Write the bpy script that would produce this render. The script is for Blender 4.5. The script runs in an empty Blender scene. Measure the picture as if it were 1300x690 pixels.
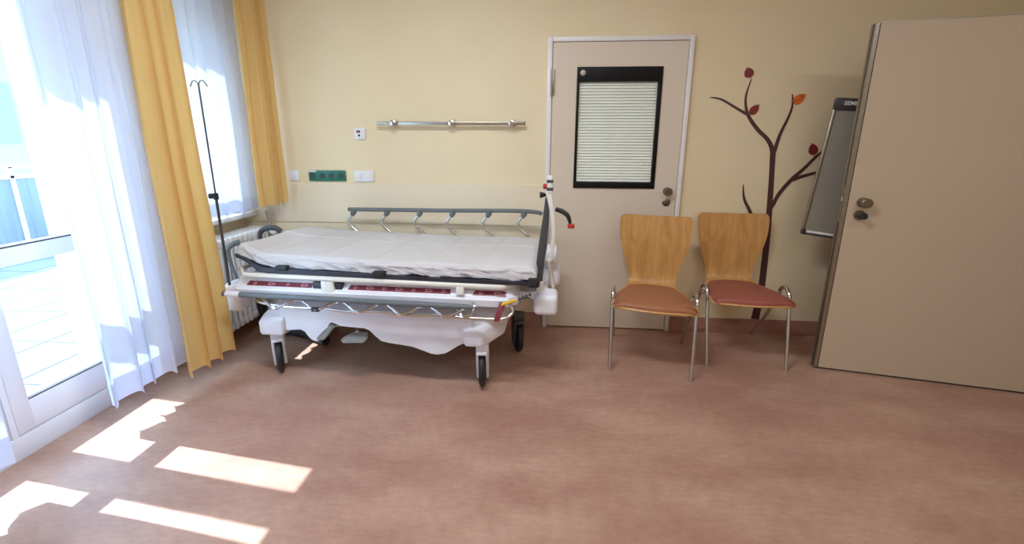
import bpy, bmesh, math, random
from mathutils import Vector, Matrix, noise
random.seed(7)
PI = math.pi
scn = bpy.context.scene
COL = scn.collection

# ------------------------------------------------------------------ helpers
def lin(c):
    return tuple(((v/255)/12.92 if v/255 <= .04045 else (((v/255)+.055)/1.055)**2.4) for v in c)

def mat(name, rgb, rough=.5, metal=0., spec=.5, var=.04, scale=12., bump=0., bscale=80., coat=0., stretch=None):
    m = bpy.data.materials.new(name); m.use_nodes = True
    nt = m.node_tree; b = nt.nodes['Principled BSDF']
    b.inputs['Roughness'].default_value = rough
    b.inputs['Metallic'].default_value = metal
    b.inputs['Specular IOR Level'].default_value = spec
    b.inputs['Coat Weight'].default_value = coat
    tc = nt.nodes.new('ShaderNodeTexCoord')
    mp = nt.nodes.new('ShaderNodeMapping')
    if stretch: mp.inputs['Scale'].default_value = stretch
    nt.links.new(tc.outputs['Object'], mp.inputs['Vector'])
    nz = nt.nodes.new('ShaderNodeTexNoise'); nz.inputs['Scale'].default_value = scale
    nz.inputs['Detail'].default_value = 4
    nt.links.new(mp.outputs['Vector'], nz.inputs['Vector'])
    r = nt.nodes.new('ShaderNodeValToRGB')
    c = lin(rgb)
    r.color_ramp.elements[0].position = .3; r.color_ramp.elements[1].position = .7
    r.color_ramp.elements[0].color = tuple(max(0, v*(1-var)) for v in c)+(1,)
    r.color_ramp.elements[1].color = tuple(min(1, v*(1+var)) for v in c)+(1,)
    nt.links.new(nz.outputs['Fac'], r.inputs['Fac'])
    nt.links.new(r.outputs['Color'], b.inputs['Base Color'])
    if bump:
        n2 = nt.nodes.new('ShaderNodeTexNoise'); n2.inputs['Scale'].default_value = bscale
        nt.links.new(mp.outputs['Vector'], n2.inputs['Vector'])
        bp = nt.nodes.new('ShaderNodeBump'); bp.inputs['Strength'].default_value = bump
        bp.inputs['Distance'].default_value = .01
        nt.links.new(n2.outputs['Fac'], bp.inputs['Height'])
        nt.links.new(bp.outputs['Normal'], b.inputs['Normal'])
    return m

def mat_cloth(name, rgb, trans, clear, weave=900, trgb=None):
    """woven curtain cloth: diffuse + translucent + a little see-through between the threads"""
    m = bpy.data.materials.new(name); m.use_nodes = True
    nt = m.node_tree; nt.nodes.clear()
    out = nt.nodes.new('ShaderNodeOutputMaterial')
    d = nt.nodes.new('ShaderNodeBsdfDiffuse'); t = nt.nodes.new('ShaderNodeBsdfTranslucent')
    tc = nt.nodes.new('ShaderNodeTexCoord'); nz = nt.nodes.new('ShaderNodeTexNoise')
    nz.inputs['Scale'].default_value = 6
    nt.links.new(tc.outputs['Object'], nz.inputs['Vector'])
    r = nt.nodes.new('ShaderNodeValToRGB'); c = lin(rgb)
    r.color_ramp.elements[0].color = tuple(v*.95 for v in c)+(1,)
    r.color_ramp.elements[1].color = tuple(min(1, v*1.03) for v in c)+(1,)
    nt.links.new(nz.outputs['Fac'], r.inputs['Fac'])
    nt.links.new(r.outputs['Color'], d.inputs['Color'])
    t.inputs['Color'].default_value = lin(trgb or rgb)+(1,)
    mx = nt.nodes.new('ShaderNodeMixShader'); mx.inputs[0].default_value = trans
    nt.links.new(d.outputs[0], mx.inputs[1]); nt.links.new(t.outputs[0], mx.inputs[2])
    if clear > 0:
        tr = nt.nodes.new('ShaderNodeBsdfTransparent')
        m2 = nt.nodes.new('ShaderNodeMixShader'); m2.inputs[0].default_value = clear
        nt.links.new(mx.outputs[0], m2.inputs[1]); nt.links.new(tr.outputs[0], m2.inputs[2])
        nt.links.new(m2.outputs[0], out.inputs[0])
    else:
        nt.links.new(mx.outputs[0], out.inputs[0])
    return m

def mat_glass(name, tint=(1, 1, 1), refl=.06):
    m = bpy.data.materials.new(name); m.use_nodes = True
    nt = m.node_tree; nt.nodes.clear()
    out = nt.nodes.new('ShaderNodeOutputMaterial')
    tr = nt.nodes.new('ShaderNodeBsdfTransparent'); tr.inputs[0].default_value = tint+(1,)
    g = nt.nodes.new('ShaderNodeBsdfGlossy'); g.inputs['Roughness'].default_value = .02
    lw = nt.nodes.new('ShaderNodeLayerWeight'); lw.inputs[0].default_value = .5
    pw = nt.nodes.new('ShaderNodeMath'); pw.operation = 'POWER'; pw.inputs[1].default_value = 5
    nt.links.new(lw.outputs['Facing'], pw.inputs[0])
    fr = nt.nodes.new('ShaderNodeMath'); fr.operation = 'MULTIPLY_ADD'; fr.inputs[1].default_value = .6; fr.inputs[2].default_value = refl*.5
    nt.links.new(pw.outputs[0], fr.inputs[0])
    mx = nt.nodes.new('ShaderNodeMixShader')
    nt.links.new(fr.outputs[0], mx.inputs[0])
    nt.links.new(tr.outputs[0], mx.inputs[1]); nt.links.new(g.outputs[0], mx.inputs[2])
    nt.links.new(mx.outputs[0], out.inputs[0])
    return m

class B:
    """collects shapes into one bmesh, link() makes ONE mesh object"""
    def __init__(s): s.bm = bmesh.new(); s.mi = 0
    def _new(s, geom_before):
        return [f for f in s.bm.faces if f.index == -1]
    def face(s, vs):
        try:
            f = s.bm.faces.new(vs); f.material_index = s.mi; return f
        except ValueError: return None
    def box(s, x0, x1, y0, y1, z0, z1, bev=0., seg=2, M=None):
        t = bmesh.new()
        bmesh.ops.create_cube(t, size=1)
        for v in t.verts:
            v.co = Vector(((x0+x1)/2+v.co.x*(x1-x0), (y0+y1)/2+v.co.y*(y1-y0), (z0+z1)/2+v.co.z*(z1-z0)))
        if bev:
            bmesh.ops.bevel(t, geom=t.edges[:], offset=bev, segments=seg, affect='EDGES', profile=.5)
        s.merge(t, M); return s
    def hull(s, pts, bev=0., seg=2, M=None):
        t = bmesh.new()
        for p in pts: t.verts.new(p)
        bmesh.ops.convex_hull(t, input=t.verts[:])
        bmesh.ops.dissolve_limit(t, angle_limit=.02, verts=t.verts[:], edges=t.edges[:])
        if bev: bmesh.ops.bevel(t, geom=t.edges[:], offset=bev, segments=seg, affect='EDGES', profile=.5)
        s.merge(t, M); return s
    def merge(s, t, M=None):
        mp = {}
        for v in t.verts:
            mp[v] = s.bm.verts.new(M @ v.co if M else v.co)
        for f in t.faces: s.face([mp[v] for v in f.verts])
        t.free()
    def prism(s, poly, axis, a0, a1, bev=0., M=None, seg=2):
        """poly in the two remaining axes, extruded along axis ('x','y','z') from a0 to a1"""
        def P(p, a):
            return {'x': (a, p[0], p[1]), 'y': (p[0], a, p[1]), 'z': (p[0], p[1], a)}[axis]
        t = bmesh.new()
        lo = [t.verts.new(P(p, a0)) for p in poly]; hi = [t.verts.new(P(p, a1)) for p in poly]
        n = len(poly)
        f0 = t.faces.new(lo); f1 = t.faces.new(hi[::-1])
        for i in range(n): t.faces.new([lo[i], hi[i], hi[(i+1) % n], lo[(i+1) % n]][::-1])
        bmesh.ops.recalc_face_normals(t, faces=t.faces[:])
        if bev:
            ed = [e for e in t.edges if (e.verts[0].co-e.verts[1].co).length > 0 and len(e.link_faces) == 2 and (f0 in e.link_faces or f1 in e.link_faces)]
            bmesh.ops.bevel(t, geom=ed, offset=bev, segments=seg, affect='EDGES', profile=.5)
        s.merge(t, M); return s
    def tube(s, pts, r, seg=10, smooth=0, closed=False, caps=True, flat=None):
        """tube through points; r a number or a list; smooth = Catmull-Rom subdivisions; flat=(vec,k) squashes along vec"""
        P = [Vector(p) for p in pts]
        R = list(r) if isinstance(r, (list, tuple)) else [r]*len(P)
        if smooth:
            Q, S = [], []
            n = len(P)
            rng = n if closed else n-1
            for i in range(rng):
                p0 = P[(i-1) % n] if (closed or i > 0) else P[0]*2-P[1]
                p1 = P[i]; p2 = P[(i+1) % n]
                p3 = P[(i+2) % n] if (closed or i < n-2) else P[n-1]*2-P[n-2]
                for k in range(smooth):
                    t = k/smooth
                    Q.append(.5*((2*p1)+(p2-p0)*t+(2*p0-5*p1+4*p2-p3)*t*t+(3*p1-p0-3*p2+p3)*t**3))
                    S.append(R[i]*(1-t)+R[(i+1) % n]*t)
            if not closed: Q.append(P[-1]); S.append(R[-1])
            P, R = Q, S
        n = len(P); rings = []
        T = []
        for i in range(n):
            a = P[(i-1) % n] if (closed or i > 0) else P[i]
            b = P[(i+1) % n] if (closed or i < n-1) else P[i]
            T.append((b-a).normalized())
        up = Vector((0, 0, 1)) if abs(T[0].z) < .9 else Vector((1, 0, 0))
        N = T[0].cross(up).normalized()
        for i in range(n):
            N = (N-T[i]*N.dot(T[i])).normalized()
            Bn = T[i].cross(N)
            ring = []
            for k in range(seg):
                a = 2*PI*k/seg
                o = (N*math.cos(a)+Bn*math.sin(a))*R[i]
                if flat: fv = Vector(flat[0]).normalized(); o -= fv*o.dot(fv)*(1-flat[1])
                ring.append(s.bm.verts.new(P[i]+o))
            rings.append(ring)
        m = n if closed else n-1
        for i in range(m):
            a, b = rings[i], rings[(i+1) % n]
            for k in range(seg): s.face([a[k], a[(k+1) % seg], b[(k+1) % seg], b[k]])
        if caps and not closed:
            s.face(rings[0][::-1]); s.face(rings[-1])
        return s
    def cyl(s, a, b, r, seg=20, r2=None):
        return s.tube([a, b], [r, r if r2 is None else r2], seg)
    def lathe(s, prof, origin, axis, seg=28):
        """prof: (radius, distance along axis)"""
        ax = Vector(axis).normalized(); o = Vector(origin)
        up = Vector((0, 0, 1)) if abs(ax.z) < .9 else Vector((1, 0, 0))
        n = ax.cross(up).normalized(); b = ax.cross(n)
        rings = []
        for r, d in prof:
            rings.append([s.bm.verts.new(o+ax*d+(n*math.cos(2*PI*k/seg)+b*math.sin(2*PI*k/seg))*max(r, 1e-5)) for k in range(seg)])
        for i in range(len(rings)-1):
            for k in range(seg): s.face([rings[i][k], rings[i][(k+1) % seg], rings[i+1][(k+1) % seg], rings[i+1][k]])
        s.face(rings[0][::-1]); s.face(rings[-1]); return s
    def grid(s, fn, nu, nv):
        vs = [[s.bm.verts.new(fn(i/nu, j/nv)) for j in range(nv+1)] for i in range(nu+1)]
        for i in range(nu):
            for j in range(nv): s.face([vs[i][j], vs[i+1][j], vs[i+1][j+1], vs[i][j+1]])
        return vs
    def link(s, name, mats, parent=None, smooth=True, angle=40):
        bmesh.ops.recalc_face_normals(s.bm, faces=s.bm.faces[:])
        me = bpy.data.meshes.new(name)
        for f in s.bm.faces: f.smooth = smooth
        if smooth:
            for e in s.bm.edges:
                if len(e.link_faces) == 2 and e.calc_face_angle(0) > math.radians(angle): e.smooth = False
        s.bm.to_mesh(me); s.bm.free()
        for m in (mats if isinstance(mats, (list, tuple)) else [mats]): me.materials.append(m)
        o = bpy.data.objects.new(name, me); COL.objects.link(o)
        if parent: o.parent = parent
        return o

def each(b, name, mats, parent=None, smooth=True, angle=40):
    """every loose piece of the bmesh becomes an object of its own"""
    seen, out = set(), []
    for v in list(b.bm.verts):
        if v in seen: continue
        st, comp = [v], []
        seen.add(v)
        while st:
            w_ = st.pop(); comp.append(w_)
            for e in w_.link_edges:
                o = e.other_vert(w_)
                if o not in seen: seen.add(o); st.append(o)
        fs = {f for w_ in comp for f in w_.link_faces}
        nb = B(); mp = {w_: nb.bm.verts.new(w_.co) for w_ in comp}
        for f in fs:
            g = nb.face([mp[w_] for w_ in f.verts])
            if g: g.material_index = f.material_index
        out.append(nb.link(name, mats, parent, smooth, angle))
    b.bm.free()
    return out

def thing(name, label, cat, loc=(0, 0, 0), rz=0., group=None):
    o = bpy.data.objects.new(name, None); COL.objects.link(o)
    o.empty_display_size = .1
    o.location = loc; o.rotation_euler = (0, 0, rz)
    o['label'] = label; o['category'] = cat
    if group: o['group'] = group
    return o
def tag(o, label, cat, group=None):
    o['label'] = label; o['category'] = cat
    if group: o['group'] = group
    return o
def struct(o): o['kind'] = 'structure'; return o
def wbox(name, m, *a, **k): return struct(B().box(*a, **k).link(name, m, smooth=False))

# ------------------------------------------------------------------ materials
M = {}
M['wall'] = mat('wall_paint', (228, 211, 172), .75, var=.02, scale=3, bump=.05, bscale=220)
M['panel'] = mat('panel_paint', (226, 212, 182), .6, var=.015, scale=3)
M['ceiling'] = mat('ceiling_paint', (232, 228, 218), .9, var=.02)
M['white'] = mat('white_lacquer', (226, 224, 222), .35, var=.02, scale=5)
M['frame'] = mat('window_lacquer', (222, 224, 232), .35, var=.02, scale=5)
M['plastic'] = mat('white_plastic', (228, 229, 238), .42, var=.03, scale=9)
M['metalwhite'] = mat('white_enamel', (220, 218, 210), .3, var=.03, scale=9, coat=.3)
M['sheet'] = mat('bed_linen', (200, 199, 201), .85, var=.03, scale=6, bump=.12, bscale=160)
M['navy'] = mat('dark_vinyl', (34, 36, 48), .4, var=.15, scale=20)
M['black'] = mat('black_rubber', (20, 20, 22), .55, var=.2, scale=20)
M['grey'] = mat('grey_plastic', (92, 100, 103), .5, var=.06, scale=20)
M['pedal'] = mat('pedal_grey', (112, 108, 102), .5, var=.08, scale=20)
M['darkgrey'] = mat('dark_grey_plastic', (58, 62, 66), .5, var=.08, scale=20)
M['chrome'] = mat('chrome', (205, 205, 205), .16, 1., var=.05, scale=6)
M['polesteel'] = mat('dark_steel', (96, 96, 100), .35, 1., var=.08, scale=30)
M['steel'] = mat('brushed_steel', (165, 160, 150), .35, 1., var=.08, scale=30)
M['red'] = mat('dark_red_label', (112, 20, 38), .45, var=.08, scale=20)
M['redknob'] = mat('red_plastic', (170, 36, 34), .4, var=.08, scale=20)
M['yellowp'] = mat('yellow_plastic', (232, 190, 36), .4, var=.05, scale=20)
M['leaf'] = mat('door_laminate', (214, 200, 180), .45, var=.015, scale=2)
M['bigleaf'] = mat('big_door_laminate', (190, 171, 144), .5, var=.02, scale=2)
M['blackframe'] = mat('black_frame', (16, 14, 16), .5, spec=.15, var=.1)
M['blind'] = mat('blind_white', (240, 242, 234), .55, var=.02)
M['knob'] = mat('satin_metal', (120, 110, 100), .32, .9, var=.08, scale=20)
M['seam'] = mat('dark_seam', (48, 52, 56), .6, var=.1)
M['green'] = mat('green_socket', (14, 104, 80), .4, var=.05)
M['greendark'] = mat('green_socket_dark', (4, 30, 26), .4, var=.05)
M['decal'] = mat('brown_decal', (70, 38, 40), .6, var=.08, scale=10)
M['leafred'] = mat('dark_red_leaf', (122, 28, 36), .6, var=.15, scale=40)
M['leaforange'] = mat('orange_leaf', (214, 100, 28), .6, var=.2, scale=30)
M['pad'] = mat('brown_leatherette', (154, 96, 62), .5, var=.04, scale=8, bump=.06, bscale=300)
M['padred'] = mat('red_brown_leatherette', (146, 76, 62), .5, var=.04, scale=8, bump=.06, bscale=300)
M['cork'] = mat('board_grey', (140, 136, 124), .35, .1, var=.06, scale=5)
M['boardface'] = mat('board_dark', (34, 30, 36), .4, var=.1)
M['radiator'] = mat('radiator_enamel', (222, 224, 226), .3, var=.03, scale=9)
M['sheer'] = mat_cloth('sheer_voile', (226, 231, 243), .33, .02, trgb=(208, 219, 240))
M['yellow'] = mat_cloth('yellow_cloth', (238, 206, 138), .40, 0, trgb=(236, 198, 120))
M['glass'] = mat_glass('window_glass', (.94, .97, .98))
M['clearglass'] = mat_glass('clear_glass', (.99, 1, .99))
M['tile'] = mat('terrace_stone', (98, 100, 104), .8, var=.04, scale=3)
M['joint'] = mat('terrace_joint', (50, 52, 56), .9, var=.1)
M['facade'] = mat('facade_render', (92, 93, 90), .9, var=.05, scale=.6)
M['shutter'] = mat('facade_dark', (68, 74, 76), .7, var=.1)
M['infill'] = mat('railing_panel', (84, 94, 100), .3, var=.25, scale=4, stretch=(1, 6, .2))
M['shade'] = mat('fill_lamp_opal', (240, 240, 236), .5)  # diffuser of the added fill lamps

def mat_wood(name, a, b):
    m = bpy.data.materials.new(name); m.use_nodes = True
    nt = m.node_tree; bs = nt.nodes['Principled BSDF']
    tc = nt.nodes.new('ShaderNodeTexCoord'); mp = nt.nodes.new('ShaderNodeMapping')
    mp.inputs['Scale'].default_value = (14, 14, 1.6); mp.inputs['Rotation'].default_value = (0, .10, 0)
    nt.links.new(tc.outputs['Object'], mp.inputs['Vector'])
    n = nt.nodes.new('ShaderNodeTexNoise'); n.inputs['Scale'].default_value = 2.2; n.inputs['Detail'].default_value = 6
    n.inputs['Distortion'].default_value = .8
    nt.links.new(mp.outputs['Vector'], n.inputs['Vector'])
    r = nt.nodes.new('ShaderNodeValToRGB')
    r.color_ramp.elements[0].position = .35; r.color_ramp.elements[1].position = .65
    r.color_ramp.elements[0].color = lin(a)+(1,); r.color_ramp.elements[1].color = lin(b)+(1,)
    nt.links.new(n.outputs['Fac'], r.inputs['Fac'])
    nt.links.new(r.outputs['Color'], bs.inputs['Base Color'])
    bs.inputs['Roughness'].default_value = .38
    return m
M['wood'] = mat_wood('beech_veneer', (176, 124, 62), (200, 148, 82))
M['woodedge'] = mat_wood('beech_edge', (206, 164, 104), (218, 180, 122))

def mat_floor():
    m = bpy.data.materials.new('linoleum_floor'); m.use_nodes = True
    nt = m.node_tree; b = nt.nodes['Principled BSDF']
    tc = nt.nodes.new('ShaderNodeTexCoord')
    mp = nt.nodes.new('ShaderNodeMapping'); mp.inputs['Scale'].default_value = (1, 2.2, 1)
    nt.links.new(tc.outputs['Object'], mp.inputs['Vector'])
    n1 = nt.nodes.new('ShaderNodeTexNoise'); n1.inputs['Scale'].default_value = 1.4; n1.inputs['Detail'].default_value = 8
    n1.inputs['Roughness'].default_value = .62
    n2 = nt.nodes.new('ShaderNodeTexNoise'); n2.inputs['Scale'].default_value = 22; n2.inputs['Detail'].default_value = 6
    n3 = nt.nodes.new('ShaderNodeTexNoise'); n3.inputs['Scale'].default_value = 120; n3.inputs['Detail'].default_value = 2
    for n in (n1, n2, n3): nt.links.new(mp.outputs['Vector'], n.inputs['Vector'])
    r1 = nt.nodes.new('ShaderNodeValToRGB')
    r1.color_ramp.elements[0].position = .40; r1.color_ramp.elements[1].position = .62
    r1.color_ramp.elements[0].color = lin((156, 116, 98))+(1,); r1.color_ramp.elements[1].color = lin((176, 140, 120))+(1,)
    nt.links.new(n1.outputs['Fac'], r1.inputs['Fac'])
    mx = nt.nodes.new('ShaderNodeMix'); mx.data_type = 'RGBA'; mx.blend_type = 'OVERLAY'
    mx.inputs[0].default_value = .5
    nt.links.new(r1.outputs['Color'], mx.inputs[6]); 
    ml = nt.nodes.new('ShaderNodeMath'); ml.operation = 'MULTIPLY_ADD'
    ml.inputs[1].default_value = .5
    nt.links.new(n2.outputs['Fac'], ml.inputs[0])
    m3 = nt.nodes.new('ShaderNodeMath'); m3.operation = 'MULTIPLY'; m3.inputs[1].default_value = .5
    nt.links.new(n3.outputs['Fac'], m3.inputs[0]); nt.links.new(m3.outputs[0], ml.inputs[2])
    nt.links.new(ml.outputs[0], mx.inputs[7])
    nt.links.new(mx.outputs[2], b.inputs['Base Color'])
    b.inputs['Roughness'].default_value = .42
    rr = nt.nodes.new('ShaderNodeMapRange'); rr.inputs[3].default_value = .33; rr.inputs[4].default_value = .52
    nt.links.new(n1.outputs['Fac'], rr.inputs[0]); nt.links.new(rr.outputs[0], b.inputs['Roughness'])
    return m
M['floor'] = mat_floor()
M['skirting'] = mat('linoleum_skirting', (150, 104, 86), .5, var=.1, scale=14)

# ------------------------------------------------------------------ room shell
XL, XR, YB, YF, ZC = -2.25, 3.02, 2.95, -2.6, 2.78
wbox('floor', M['floor'], XL, XR, YF, YB, -.1, 0)
wbox('ceiling', M['ceiling'], XL-.4, XR+.2, YF-.2, YB+.2, ZC, ZC+.1)
wbox('wall_back', M['wall'], XL-.4, XR+.2, YB, YB+.2, -.1, ZC)
wbox('wall_front', M['wall'], XL-.4, XR+.2, YF-.2, YF, -.1, ZC)
# left wall with the balcony door opening (y .18 - 2.0) and the window (y 2.3 - 2.87)
b = B()
b.box(XL-.4, XL, YF, .18, -.1, ZC); b.box(XL-.4, XL, .18, 2.0, 2.62, ZC)
b.box(XL-.4, XL, 2.0, 2.30, -.1, ZC); b.box(XL-.4, XL, 2.30, 2.87, -.1, .82)
b.box(XL-.4, XL, 2.30, 2.87, 2.62, ZC); b.box(XL-.4, XL, 2.87, YB, -.1, ZC)
b.box(XL-.4, XL, .18, 2.0, -.1, -.02)
struct(b.link('wall_left', M['wall'], smooth=False))
# right wall with a doorway behind the big open leaf
b = B()
b.box(XR, XR+.15, 2.24, YB, -.1, ZC); b.box(XR, XR+.15, YF, .96, -.1, ZC); b.box(XR, XR+.15, .96, 2.24, 2.0, ZC)
struct(b.link('wall_right', M['wall'], smooth=False))
b = B(); b.box(4.4, 4.5, -.2, 3.2, -.1, ZC); b.box(XR+.15, 4.5, -.3, -.2, -.1, ZC); b.box(XR+.15, 4.5, 3.15, 3.25, -.1, ZC); b.box(XR+.2, 4.5, -.3, 3.25, ZC, ZC+.1)
struct(b.link('wall_corridor', M['wall'], smooth=False))
wbox('floor_corridor', M['floor'], XR, 4.5, -.3, 3.25, -.1, 0)
b = B(); b.box(XR-.02, XR+.17, 2.2, 2.26, 0, 2.04, .004); b.box(XR-.02, XR+.17, .94, 1.0, 0, 2.04, .004); b.box(XR-.02, XR+.17, 1.0, 2.2, 1.985, 2.04, .004)
struct(b.link('trim_right_doorway', M['white']))
# skirting of floor linoleum, coved
def skirt(x0, x1): return [(YB, 0), (YB, .102), (YB-.006, .104), (YB-.009, .1), (YB-.011, .03), (YB-.03, .0005), (YB-.03, 0)]
b = B(); b.prism(skirt(0, 0), 'x', .951, XR-.02); b.prism(skirt(0, 0), 'x', XL, .018)
struct(b.link('baseboard_back', M['skirting'], angle=60))
b = B(); b.box(XR-.012, XR, YF, .94, 0, .1); b.box(XR-.012, XR, 2.26, YB-.03, 0, .1)
struct(b.link('baseboard_right', M['skirting'], smooth=False))
# wall protection boards left of the door
wbox('trim_upper_board', M['panel'], XL, .018, YB-.012, YB, .772, 1.066, bev=.003)
wbox('trim_lower_board', M['panel'], XL, .018, YB-.012, YB, .104, .766, bev=.003)

# ------------------------------------------------------------------ back door
d = B(); d.box(.018, .05, YB-.035, YB+.02, 0, 2.03, .004); d.box(.922, .951, YB-.035, YB+.02, 0, 2.03, .004); d.box(.05, .922, YB-.035, YB+.02, 2.0, 2.03, .004)
df = struct(d.link('trim_back_door', M['white']))
door = B()
x0, x1, z0, z1 = .054, .918, .012, 1.996
yA, yB_ = YB-.028, YB+.01
door.box(x0, .222, yA, yB_, z0, z1); door.box(.76, x1, yA, yB_, z0, z1)
door.box(.222, .76, yA, yB_, z0, 1.058); door.box(.222, .76, yA, yB_, 1.838, z1)
door1 = struct(door.link('door_1', M['leaf'], smooth=False))
wf = B()
wf.box(.214, .768, YB-.037, YB-.02, 1.052, 1.094, .002); wf.box(.214, .768, YB-.037, YB-.02, 1.752, 1.844, .002)
wf.box(.214, .232, YB-.037, YB-.02, 1.094, 1.752, .002); wf.box(.742, .768, YB-.037, YB-.02, 1.094, 1.752, .002)
wf.link('window_frame', M['blackframe'], door1)
bl = B()
n = 34
for i in range(n):
    z = 1.098+(1.75-1.098)*(i+.5)/n
    bl.prism([(YB-.0205, z-.0088), (YB-.0195, z-.0092), (YB-.0105, z+.006), (YB-.008, z+.0085), (YB-.0095, z+.0095), (YB-.014, z+.004)], 'x', .233, .741)
for xx in (.30, .67): bl.box(xx-.001, xx+.001, YB-.0215, YB-.0205, 1.096, 1.75)
bl.link('blind', M['blind'], door1, smooth=False)
B().box(.2325, .7415, YB-.026, YB-.023, 1.0945, 1.7515).link('pane', M['clearglass'], door1, smooth=False)
B().box(.226, .75, YB-.004, YB+.004, 1.06, 1.836).link('backing_panel', M['blind'], door1, smooth=False)
B().lathe([(.0, 0), (.02, 0), (.021, .004), (.017, .009), (.006, .01)], (.253, YB-.036, 1.806), (0, -1, 0)).link('blind_knob', M['steel'], door1)
def rosette(b, c, ax, r, dpt):
    b.lathe([(r, 0), (r, dpt*.18), (r*.93, dpt*.24), (r*.55, dpt*.3), (r*.55, dpt*.45), (r*.9, dpt*.55), (r, dpt*.7), (r*.97, dpt*.95), (r*.86, dpt)], c, ax)
k = B(); rosette(k, (.857, YB-.027, 1.036), (0, -1, 0), .027, .05); k.link('door_knob', M['knob'], door1)
k = B(); k.lathe([(.027, 0), (.027, .008), (.022, .012), (.01, .013), (.01, .02), (.004, .02)], (.857, YB-.027, .96), (0, -1, 0)); k.link('lock_cylinder', M['knob'], door1)
for zc in (1.75, .28):
    hg = B(); hg.cyl((.047, YB-.043, zc-.085), (.047, YB-.043, zc+.085), .0065, 14); hg.box(.04, .066, YB-.042, YB-.026, zc-.08, zc+.08, .001)
    hg.link('hinge', M['steel'], door1)

# ------------------------------------------------------------------ big open door leaf
hinge = Vector((2.985, 2.206, 0)); 
tip = Vector((1.708, 2.457, 0)); L = (hinge-tip).length
ang = math.atan2(hinge.y-tip.y, hinge.x-tip.x)
od = thing('open_door', 'wide beige door leaf standing open into the room on the right', 'door', tip, ang)
od['kind'] = 'structure'; od.name = 'door_2'
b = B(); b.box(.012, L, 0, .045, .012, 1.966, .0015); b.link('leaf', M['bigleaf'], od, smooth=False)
b = B(); b.box(-.006, .012, -.002, .014, .01, 1.968, .001); b.box(-.006, .012, .031, .047, .01, 1.968, .001); b.box(.012, L, -.0005, .0455, 1.966, 1.971)
each(b, 'edge_profile', M['steel'], od, smooth=False)
b = B(); b.box(-.004, .012, .014, .031, .011, 1.967); b.box(.012, .0165, -.0012, 0, .012, 1.966); b.box(.0, L, .006, .039, .002, .012); each(b, 'seal', M['seam'], od, smooth=False)
b = B(); b.box(-.0065, -.003, .015, .03, 1.07, 1.13); b.box(-.0063, -.003, .015, .03, .92, 1.035); each(b, 'lock_plate', M['steel'], od, smooth=False)
b = B(); b.box(-.0075, -.006, .016, .029, 1.04, 1.066, .001); b.link('latch', M['white'], od)
k = B(); rosette(k, (.083, -.001, 1.04), (0, -1, 0), .0275, .058); k.link('door_knob', M['knob'], od)
k = B(); k.lathe([(.0275, 0), (.0275, .01), (.024, .015), (.015, .016), (.015, .03), (.013, .031)], (.079, -.001, .968), (0, -1, 0)); lk = k.link('lock_cylinder', M['knob'], od)
k = B(); k.lathe([(.017, .03), (.0185, .034), (.0185, .055), (.016, .06), (.004, .061)], (.079, -.001, .968), (0, -1, 0)); k.link('thumb_turn', M['black'], od)

# ------------------------------------------------------------------ balcony door + windows in left wall
def leaf(bm, y0, y1, za, zb, rails, st=.065, xa=XL-.078, xb=XL):
    bm.box(xa, xb, y0, y0+st, za, zb, .004); bm.box(xa, xb, y1-st, y1, za, zb, .004)
    for r0, r1 in rails: bm.box(xa, xb, y0+st-.003, y1-st+.003, r0, r1, .004)
b = B()
leaf(b, 1.402, 1.94, .105, 2.12, [(.105, .245), (.84, .92), (2.05, 2.12)])
w1 = struct(b.link('window_1', M['frame']))
b = B(); b.box(XL-.04, XL-.034, 1.465, 1.877, .242, .842); b.box(XL-.04, XL-.034, 1.465, 1.877, .918, 2.052); b.link('pane', M['glass'], w1, smooth=False)
b = B()
for (a0, a1) in ((.245, .84), (.92, 2.05)):
    b.box(XL-.022, XL-.0005, 1.466, 1.876, a0-.004, a0+.004); b.box(XL-.022, XL-.012, 1.466, 1.47, a0, a1)
each(b, 'glazing_seal', M['seam'], w1, smooth=False)
hd = B(); hd.box(XL, XL+.012, 1.424, 1.444, 1.0, 1.1, .003); hd.tube([(XL+.012, 1.434, 1.06), (XL+.055, 1.434, 1.06), (XL+.06, 1.434, 1.05), (XL+.06, 1.434, .94)], .009, 10); hd.link('window_handle', M['steel'], w1)
b = B(); leaf(b, .26, 1.378, .105, 2.12, [(.105, .245), (.84, .92), (2.05, 2.12)])
w2 = struct(b.link('window_2', M['frame']))
b = B(); b.box(XL-.04, XL-.034, .323, 1.315, .242, .842); b.box(XL-.04, XL-.034, .323, 1.315, .918, 2.052); b.link('pane', M['glass'], w2, smooth=False)
b = B(); b.box(XL-.085, XL+.004, .18, 2.0, -.02, .10, .004); b.box(XL-.085, XL+.002, .18, .258, .1, 2.62); b.box(XL-.085, XL+.002, 1.942, 2.0, .1, 2.62)
b.box(XL-.085, XL+.002, 1.38, 1.40, .1, 2.12); b.box(XL-.085, XL+.002, .258, 1.942, 2.122, 2.62)
struct(b.link('trim_balcony_door', M['frame']))
b = B(); leaf(b, 2.33, 2.84, .88, 2.3, [(.88, .96), (2.22, 2.3)])
w3 = struct(b.link('window_3', M['frame']))
b = B(); b.box(XL-.04, XL-.034, 2.393, 2.777, .955, 2.225); b.link('pane', M['glass'], w3, smooth=False)
b = B(); b.box(XL-.085, XL+.002, 2.30, 2.328, .86, 2.62); b.box(XL-.085, XL+.002, 2.842, 2.87, .86, 2.62); b.box(XL-.085, XL+.002, 2.328, 2.842, .82, .878); b.box(XL-.085, XL+.002, 2.328, 2.842, 2.302, 2.62)
struct(b.link('trim_window', M['frame']))
struct(B().box(XL-.02, XL+.115, 2.27, YB-.012, .822, .856, .006).link('trim_sill', M['white']))

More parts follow.
